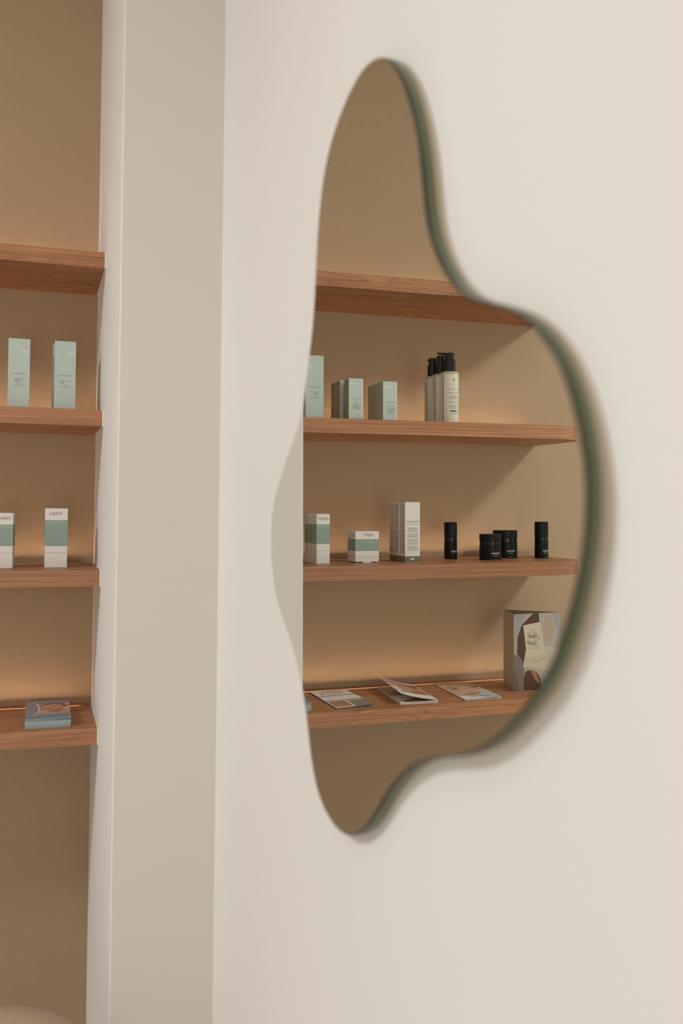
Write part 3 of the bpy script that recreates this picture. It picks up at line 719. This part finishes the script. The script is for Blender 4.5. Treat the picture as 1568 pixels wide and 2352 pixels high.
# stack of blue booklets
def booklet_stack():
    w_, dep = 0.0985, 0.192
    cx, y0 = -0.1078, 0.031
    n = 15; th = 0.00135
    for k in range(n):
        last = k == n-1
        lift = 0.0
        z = ZS['Dd']+k*th
        if k >= 12: lift = (k-11)*0.0009
        lab = {0: 'bottom blue booklet of the stack near the niche corner', n-1: 'blue booklet with smiling face cover on top of the stack', n-2: 'second booklet from the top of the blue stack', n-3: 'third booklet from the top of the blue stack'}.get(k, 'plain blue-edged booklet inside the stack near the niche corner')
        t = thing('blue_booklet', lab, 'booklet', (cx+random.uniform(-.0006, .0006), y0+dep/2+random.uniform(-.0008, .0008), z), random.uniform(-.006, .006), 'stack of blue booklets')
        base = lift*0.9
        def zf(u, v, base=base, k=k): return 0.0012+base+(0.0022*(u**2)*(1-v) if k >= 12 else 0)*(1 if k > 12 else .6)
        bm = bmesh.new(); sheet(bm, -w_/2, w_/2, -dep/2, dep/2, zf, 0.00105, 8, 4)
        obj('pages', bm, BLUEP, t)
        if last:
            def zz(x, y): return zf((x+w_/2)/w_, (y+dep/2)/dep)
            pr = Draped(zz); X, Y = w_/2, dep/2
            pr.rect(-X, X, -Y, Y, mat('cover_backdrop', (0.52, 0.415, 0.37), 0.42, coat=0.1)); pr.up()
            # shoulders, neck, head
            pr.poly([(-X+.012, -Y+.038), (-0.010, -Y+.056), (0.003, -Y+.072), (0.028, -Y+.078), (X, -Y+.072), (X, -Y+.032), (-X+.012, -Y+.032)], SKIN); pr.up()
            pr.poly([(0.004, -Y+.066), (0.016, -Y+.058), (0.030, -Y+.066), (0.034, -Y+.088), (0.004, -Y+.088)], SKIN2, True); pr.up()
            pr.poly([(-0.020, -Y+.120), (-0.016, -Y+.092), (0.000, -Y+.074), (0.018, -Y+.078), (0.032, -Y+.100), (0.036, -Y+.130), (0.018, -Y+.146), (-0.006, -Y+.140)], SKIN, True); pr.up()
            pr.poly([(-0.021, -Y+.126), (-0.012, -Y+.140), (0.010, -Y+.147), (0.026, -Y+.142), (0.036, -Y+.112), (0.041, -Y+.122), (0.042, -Y+.140), (0.030, -Y+.153), (0.004, -Y+.157), (-0.015, -Y+.145)], mat('printed_brown_hair', (0.20, 0.10, 0.06), 0.4), True)
            pr.poly([(0.036, -Y+.106), (0.044, -Y+.116), (0.047, -Y+.128), (0.040, -Y+.130)], SKIN2, True)
            for (ex, ey) in ((-0.009, .112), (0.014, .116)): pr.poly([(ex-.006, -Y+ey), (ex, -Y+ey+.003), (ex+.007, -Y+ey), (ex, -Y+ey-.002)], SKIN2)
            pr.poly([(-0.006, -Y+.090), (0.004, -Y+.086), (0.016, -Y+.092), (0.004, -Y+.094)], LIPS)
            pr.poly([(0.000, -Y+.098), (0.005, -Y+.097), (0.003, -Y+.112)], SKIN2); pr.up()
            # bands
            pr.rect(-X, X, -Y, -Y+.034, STEEL); pr.rect(-X, X, Y-.030, Y, STEELG); pr.up()
            arcp = [(-X+0.0285*math.cos(a), Y*0.98*math.sin(a)) for a in [math.pi/2*(k2/10) for k2 in range(-10, 11)]]
            pr.poly([(-X+(q[0]+X)*1.09, q[1]) for q in arcp]+[(-X, Y), (-X, -Y)], WHITEI); pr.up()
            pr.poly(arcp+[(-X, Y*0.98), (-X, -Y*0.98)], STEELG); pr.up()
            for j in range(9):
                for i in range(3):
                    px_, py_ = -X+.006+i*.008+(j % 2)*.003, -Y+.026+j*.0165
                    if math.hypot((px_+X)/0.026, py_/(Y*0.92)) < 0.95:
                        pr.poly([(px_-.0028, py_), (px_, py_-.0028), (px_+.0028, py_+.001), (px_, py_-.0012)], mat('pale_pattern_ink', (0.48, 0.50, 0.53), 0.4))
            pr.text('BIOFILLER', mat('pale_title_ink', (0.52, 0.53, 0.56), 0.4), 0.004, Y-.0235, 0.0150, 0.066)
            pr.lines(mat('pale_blue_ink', (0.34, 0.40, 0.50), 0.4), -0.030, 0.036, -Y+.0235, 2, 0.0085, 0.0045, 'L', 0.95)
            pr.done('cover_print', t)
booklet_stack()

def leaflet(name, label, fl, rotz, w_, dep, layers, lift, paper, cover, group='folded leaflets on the lowest shelf', cat='leaflet'):
    """front-right corner (towards the niche corner, +x) at fl; the free edge on the -x side springs open by lift"""
    t = thing(name, label, cat, (fl[0], fl[1], ZS['Dd']), rotz, group)
    zs = []
    for k in range(layers):
        def zf(u, v, k=k):                      # u=0 at the spine (+x side), 1 at the free edge
            return 0.0007+k*0.0009+lift*(k/(max(1, layers-1)))*(u**1.6)*(1-0.75*v)
        bm = bmesh.new(); sheet(bm, 0, -w_, 0, dep, zf, 0.00045, 10, 6)
        obj('page', bm, paper, t)
        zs.append(zf)
    top = zs[-1]
    pr = Draped(lambda x, y: top(min(1, max(0, -x/w_)), min(1, max(0, y/dep))))
    cover(pr, w_, dep); pr.done('cover_print', t)
    return t
def cover1(pr, w_, d):
    GREYP = mat('grey_photo_print', (0.24, 0.22, 0.20), 0.4)
    pr.rect(-w_, 0, 0, d, PAPER); pr.up()
    pr.rect(-w_, 0, d*.365, d*.395, MAROON); pr.rect(-w_, 0, d*.655, d*.680, MAROON)
    pr.rect(-w_, -w_*.52, 0, d*.33, GREYP)
    pr.rect(-w_*.47, -w_*.04, d*.05, d*.33, mat('lilac_print', (0.20, 0.13, 0.24), 0.4)); pr.up()
    pr.poly([(-w_*.42, d*.06), (-w_*.10, d*.06), (-w_*.06, d*.22), (-w_*.16, d*.30), (-w_*.34, d*.22)], mat('orange_print', (0.48, 0.19, 0.055), 0.4), True)
    pr.poly([(-w_*.30, d*.06), (-w_*.12, d*.08), (-w_*.14, d*.17), (-w_*.26, d*.17)], SKIN, True)
    pr.lines(mat('brown_ink', (0.20, 0.12, 0.10), 0.5), -w_*.80, -w_*.22, d*.93, 2, d*.035, d*.014, 'L', 0.8)
    pr.rect(-w_*.78, -w_*.33, d*.775, d*.80, mat('maroon_grey_ink', (0.18, 0.09, 0.085), 0.5))
    pr.rect(-w_*.26, -w_*.14, d*.75, d*.775, mat('brown_ink', (0.20, 0.12, 0.10), 0.5)); pr.rect(-w_*.22, -w_*.15, d*.80, d*.815, mat('brown_ink', (0.20, 0.12, 0.10), 0.5))
leaflet('treatment_leaflet', 'white folded leaflet with maroon stripes and small orange photo', (-0.2215, 0.030), -0.018, 0.101, 0.214, 3, 0.0042, PAPERG, cover1)
def cover3(pr, w_, d):
    pr.rect(-w_, 0, 0, d, SKIN3); pr.up()
    pr.poly([(-w_, d*.02), (-w_*.55, d*.0), (0, 0), (0, d*.20), (-w_*.3, d*.16), (-w_*.6, d*.22), (-w_*.80, d*.38), (-w_, d*.50)], mat('pale_sky_print', (0.46, 0.56, 0.55), 0.4)); pr.up()
    pr.poly([(0, 0), (-w_*.62, 0), (-w_*.50, d*.10), (0, d*.20)], PAPER); pr.up()
    pr.poly([(0, d*1.0), (-w_*.9, d*1.0), (-w_*.75, d*.96), (-w_*.2, d*.90), (0, d*.86)], SKIN)
    pr.poly([(-w_*.10, d*.68), (-w_*.55, d*.665), (-w_*.10, d*.705)], HAIRD)
    pr.poly([(-w_*.12, d*.60), (-w_*.30, d*.585), (-w_*.45, d*.62), (-w_*.28, d*.625)], HAIRD)
    pr.poly([(-w_*.72, d*.66), (-w_*.96, d*.62), (-w_*.97, d*.70), (-w_*.85, d*.685)], HAIRD)
    pr.poly([(-w_*.72, d*.60), (-w_*.92, d*.57), (-w_*.90, d*.61)], HAIRD)
    pr.poly([(-w_*.20, d*.28), (-w_*.45, d*.235), (-w_*.72, d*.28), (-w_*.62, d*.315), (-w_*.42, d*.30)], LIPS)
    pr.poly([(-w_*.46, d*.40), (-w_*.62, d*.38), (-w_*.68, d*.42)], SKIN)
    pr.up()
    pr.text('REJUVENATION', SKIN2, -w_*.55, d*.76, 0.0085, w_*.78)
    pr.text('FEMILINE', INK2, -w_*.52, d*.10, 0.0095, w_*.50)
leaflet('face_leaflet', 'folded leaflet with close-up face photo beside the display stand', (-0.5683, 0.022), 0.055, 0.101, 0.226, 3, 0.0038, PAPER, cover3)

def open_brochure():
    w_, dep = 0.100, 0.212
    t = thing('open_brochure', 'brochure with lifted cover showing a portrait photo', 'brochure', (-0.3928, 0.031, ZS['Dd']), 0.085)
    for k in range(4):
        def zf(u, v, k=k): return 0.0008+k*0.0013+0.0010*k*(u**2)*(1-.5*v)*.7
        bm = bmesh.new(); sheet(bm, 0, -w_, 0, dep, zf, 0.0008, 10, 4); obj('page', bm, PAPER, t)
    z3 = lambda x, y: 0.0047+0.0021*((-x/w_)**2)*(1-.5*y/dep)
    pr = Draped(z3)
    pr.rect(-w_, 0, dep*.42, dep*.97, mat('inner_grey_print', (0.34, 0.31, 0.28), 0.4)); pr.up()
    pr.poly([(-w_*.15, 0.004), (-w_*.95, 0.004), (-w_*.95, .06), (-w_*.6, .05), (-w_*.25, .03)], SKIN2, True)
    pr.rect(-w_*.8, -w_*.03, dep*.62, dep*.80, SKIN); pr.done('inner_print', t)
    # cover: hinged on the far (-x) edge, its near edge lifted; u=0 hinge
    def zc(u, v): return 0.0075+0.0235*(0.55*u+0.45*u**2.2)*(0.92+0.35*v)
    bm = bmesh.new(); sheet(bm, -w_, 0.0, 0, dep, zc, 0.0005, 14, 6)
    cv = obj('cover', bm, PAPER, t)
    pr = Draped(lambda x, y: zc((x+w_)/w_, y/dep))
    pr.rect(-w_*.955, -w_*.05, dep*.245, dep*.86, SKIN); pr.up()
    X0, X1, Y0, Y1 = -w_*.955, -w_*.05, dep*.245, dep*.86
    q = lambda a, b: (X0+(X1-X0)*a, Y0+(Y1-Y0)*b)
    pr.poly([q(.0, .55), q(.12, .85), q(.3, .96), q(1, 1), q(0, 1)], HAIRD)
    pr.poly([q(1, .98), q(.6, .93), q(.30, .88), q(.16, .72), q(0, .60), q(0, 1.0), q(1, 1)], HAIRD)
    pr.poly([q(.0, .0), q(.0, .45), q(.18, .42), q(.32, .30), q(.55, .10), q(.8, .0)], SKIN2)
    pr.poly([q(1, .45), q(.78, .28), q(.72, .14), q(.9, .06), q(1, .10)], PAPER)
    pr.poly([q(.85, .30), q(.62, .36), q(.60, .30), q(.78, .22)], LIPS)
    pr.poly([q(.72, .66), q(.50, .70), q(.42, .64), q(.60, .62)], SKIN2); pr.poly([q(.30, .60), q(.18, .66), q(.14, .54), q(.24, .48)], SKIN2, True)
    pr.poly([q(.92, .62), q(.80, .64), q(.82, .60)], HAIRD)
    pr.text('PERFECTHA', INK2, -w_*.5, dep*.91, 0.0055, w_*.34)
    pr.rect(-w_*.24, -w_*.10, dep*.12, dep*.145, INK); pr.done('cover_print', cv)
open_brochure()

# tri-fold display stand
def display_stand():
    Ax, Ay = -0.7490, 0.0923
    t = thing('display_stand', 'triangular cream card stand with bridal photo and invitation card', 'display stand', (Ax, Ay, ZS['Dd']))
    h = 0.208
    A = Vector((0, 0, 0)); B = Vector((-0.1500, 0.0045, 0)); C = Vector((-0.0310, 0.1150, 0))
    SANDP = mat('sand_card', (0.50, 0.42, 0.31), 0.5); IN = mat('card_inside', (0.36, 0.31, 0.23), 0.6)
    def panel(name, p, q, m):
        d = (q-p).normalized(); n = Vector((d.y, -d.x, 0)); th = 0.0011
        bm = bmesh.new(); prism(bm, [(p.x, p.y), (q.x, q.y), (q.x-n.x*th*sgn, q.y-n.y*th*sgn), (p.x-n.x*th*sgn, p.y-n.y*th*sgn)], 0, h)
        return obj(name, bm, m, t)
    sgn = 1
    cen = (A+B+C)/3
    for nm, p, q, m in (('front_panel', B, A, SANDP), ('side_panel', A, C, SANDP), ('back_panel', C, B, IN)):
        d = (q-p).normalized(); n = Vector((d.y, -d.x, 0)); sgn = 1 if (cen-p).dot(n) < 0 else -1
        panel(nm, p, q, m)
    ux = (A-B).normalized(); w_ = (A-B).length
    pr = Print(B, ux, (0, 0, 1), lift=0.00015)
    q = lambda a, b: (w_*(1-a), h*(1-b))          # a measured from the corner edge, b from the top
    VE = mat('veil_print', (0.42, 0.36, 0.31), 0.4); BG = mat('pale_grey_print', (0.33, 0.32, 0.295), 0.4); SK = mat('deep_skin_print', (0.085, 0.033, 0.020), 0.4); LACE = mat('lace_print', (0.175, 0.14, 0.12), 0.4)
    INV = mat('invitation_paper', (0.56, 0.49, 0.36), 0.5); ENV = mat('envelope_paper', (0.50, 0.44, 0.33), 0.5)
    pr.poly([q(0, 0), q(1, 0), q(1, 1), q(0, 1)][::-1], BG); pr.up()
    pr.poly([q(.24, 0), q(.78, 0), q(.92, .25), q(1, .5), q(1, .85), q(.4, .85), q(.1, .6), q(.05, .45), q(.16, .2)][::-1], VE); pr.up()
    pr.poly([q(.40, 0), q(.52, 0), q(.54, .20), q(.46, .62), q(.20, .68), q(.12, .62), q(.065, .50), q(.08, .30), q(.16, .15), q(.30, .06)][::-1], SK); pr.up()
    pr.poly([q(.66, .035), q(.79, .07), q(.83, .24), q(.74, .36), q(.65, .28)][::-1], mat('sheer_print', (0.40, 0.32, 0.25), 0.4), True)
    pr.poly([q(0, .52), q(.10, .54), q(.20, .64), q(.22, 1), q(0, 1)][::-1], LACE)
    pr.poly([q(0.0, .72), q(.08, .74), q(.09, 1), q(0, 1)][::-1], mat('pale_lace_print', (0.30, 0.27, 0.25), 0.4))
    pr.poly([q(.22, .80), q(.30, .74), q(.48, .78), q(.56, .90), q(.52, 1), q(.22, 1)][::-1], SK, True); pr.up()
    pr.poly([q(.34, .74), q(.44, .76), q(.54, .92), q(.48, .90), q(.40, .82)][::-1], SKIN2, True)
    pr.poly([q(.19, .16), q(.22, .15), q(.29, .19), q(.27, .21)][::-1], VE)
    pr.up()
    pr.poly([q(.185, .69), q(.24, .48), q(.60, .435), q(.98, .47), q(.98, .80)][::-1], ENV); pr.up()
    pr.poly([q(.19, .15), q(.54, .115), q(.655, .545), q(.27, .585)][::-1], INV); pr.up()
    rot = math.radians(9)
    pr.text('BEAUTY', INK2, w_*(1-.375), h*(1-.222), 0.0032, 0.019, rot=rot, spacing=1.3)
    pr.text('REVIEW', INK2, w_*(1-.375), h*(1-.247), 0.0028, 0.015, rot=rot)
    pr.pen('Bride', INK, w_*(1-.395), h*(1-.322), 0.0083, 0.034, slant=.35, rot=rot, thin=.06, thick=.17)
    pr.pen('Guide', INK, w_*(1-.375), h*(1-.410), 0.0083, 0.034, slant=.35, rot=rot, thin=.06, thick=.17)
    for k in range(9): pr.geo([(0, 0), (.0036, 0), (.0036, .0009), (0, .0009)], [(0, 1, 2, 3)], INK2, w_*(1-.56)+k*.0045, h*(1-.474)+k*.0045*math.sin(rot)*0.9, 1.0, 1.0, rot)
    for (xa, ya, xb, yb) in ((.42, .60, .50, .64), (.50, .64, .70, .57)):
        a_, b_ = q(xa, ya), q(xb, yb); dx, dy = b_[0]-a_[0], b_[1]-a_[1]; ll = math.hypot(dx, dy); nx, ny = -dy/ll*.0005, dx/ll*.0005
        pr.poly([(a_[0]-nx, a_[1]-ny), (b_[0]-nx, b_[1]-ny), (b_[0]+nx, b_[1]+ny), (a_[0]+nx, a_[1]+ny)], INK2)
    pr.done('photo_print', t)
    us = (C-A).normalized(); ws = (C-A).length
    ps = Print(A, us, (0, 0, 1), lift=0.00015)
    BR = mat('brown_ink', (0.20, 0.12, 0.10), 0.5)
    for (a_, b0, b1) in ((.54, .205, .250), (.50, .645, .690)): ps.rect(ws*a_, ws*a_+.0028, h*(1-b1), h*(1-b0), BR)
    ps.text('BEAUTY &', BR, ws*.30, h*.53, 0.0060, 0.036, rot=math.pi/2)
    ps.text('BRIDAL', BR, ws*.72, h*.54, 0.0060, 0.028, rot=math.pi/2)
    ps.poly([(ws*.26, h*.225), (ws*.285, h*.222), (ws*.70, h*.275), (ws*.70, h*.281)], BR)
    ps.done('side_print', t)
display_stand()

# ================================================================== CHAIR BELOW THE SHELVES
FAB = mat('ribbed_beige_fabric', (0.42, 0.31, 0.21), 0.85)
nt, b = nodes(FAB)
wv = add(nt, 'ShaderNodeTexWave', wave_type='BANDS', wave_profile='SIN'); wv.bands_direction = 'X'
nt.links.new(coords(nt), wv.inputs['Vector']); wv.inputs['Scale'].default_value = 235; wv.inputs['Distortion'].default_value = 0.6; wv.inputs['Detail'].default_value = 1
fz = noise(nt, coords(nt, (1, 1, 1)), 900, 2)
nt.links.new(mixc(nt, ramp(nt, wv.outputs['Fac'], [(0.2, (0.33, 0.235, 0.15)), (0.7, (0.50, 0.375, 0.26))]), ramp(nt, fz, [(0.3, (0.8, 0.8, 0.8)), (0.7, (1.1, 1.1, 1.1))]), 0.7, 'MULTIPLY'), b.inputs['Base Color'])
bump(nt, b, wv.outputs['Fac'], 0.5, 0.0012)
def cushion(bm, outline, y0, y1, rnd):
    """padded slab: outline in x-z, thickness y0..y1 with rounded rim"""
    rows = []; cx = sum(p[0] for p in outline)/len(outline); cz = sum(p[1] for p in outline)/len(outline)
    for k in range(9):
        a = math.pi*k/8; s = rnd*(1-math.sin(a)); y = (y0+y1)/2-(y1-y0)/2*math.cos(a)
        row = []
        for px_, pz_ in outline:
            d = math.hypot(px_-cx, pz_-cz); f = (d-s)/d
            row.append(bm.verts.new((cx+(px_-cx)*f, y, cz+(pz_-cz)*f)))
        rows.append(row)
    n = len(outline)
    for A, B in zip(rows, rows[1:]):
        for i in range(n): bm.faces.new((A[i], A[(i+1) % n], B[(i+1) % n], B[i]))
    bm.faces.new(rows[0]); bm.faces.new(rows[-1][::-1])
ch = thing('lounge_chair', 'beige ribbed fabric chair with rounded backrest under the shelves', 'chair', (-0.192, -0.70, 0))
ztop = 0.7405
outl = [(0.23*math.cos(a), ztop-0.26+0.26*math.sin(a)) for a in [math.pi*k/32 for k in range(33)]]
outl += [(-0.23, 0.42), (-0.21, 0.36), (0.21, 0.36), (0.23, 0.42)]
bm = bmesh.new(); cushion(bm, outl, 0.17, 0.25, 0.03); obj('backrest', bm, FAB, ch, 60)
bm = bmesh.new()
so = [(0.25*math.copysign(abs(math.cos(a))**0.6, math.cos(a)), 0.25*math.copysign(abs(math.sin(a))**0.6, math.sin(a))-0.03) for a in [2*math.pi*k/40 for k in range(40)]]
prism(bm, so, 0.30, 0.41); bmesh.ops.bevel(bm, geom=[e for e in bm.edges if abs(e.verts[0].co.z-e.verts[1].co.z) < 1e-5], offset=0.03, segments=3, affect='EDGES'); obj('seat', bm, FAB, ch, 60)
LEGW = wood('leg_wood', 6, False)
for sx_ in (-1, 1):
    for sy_ in (-1, 1):
        bm = bmesh.new(); lathe(bm, [(0, 0), (0.012, 0), (0.019, 0.305), (0, 0.305)], 16, (sx_*0.17, -0.03+sy_*0.17)); obj('leg', bm, LEGW, ch, 50)
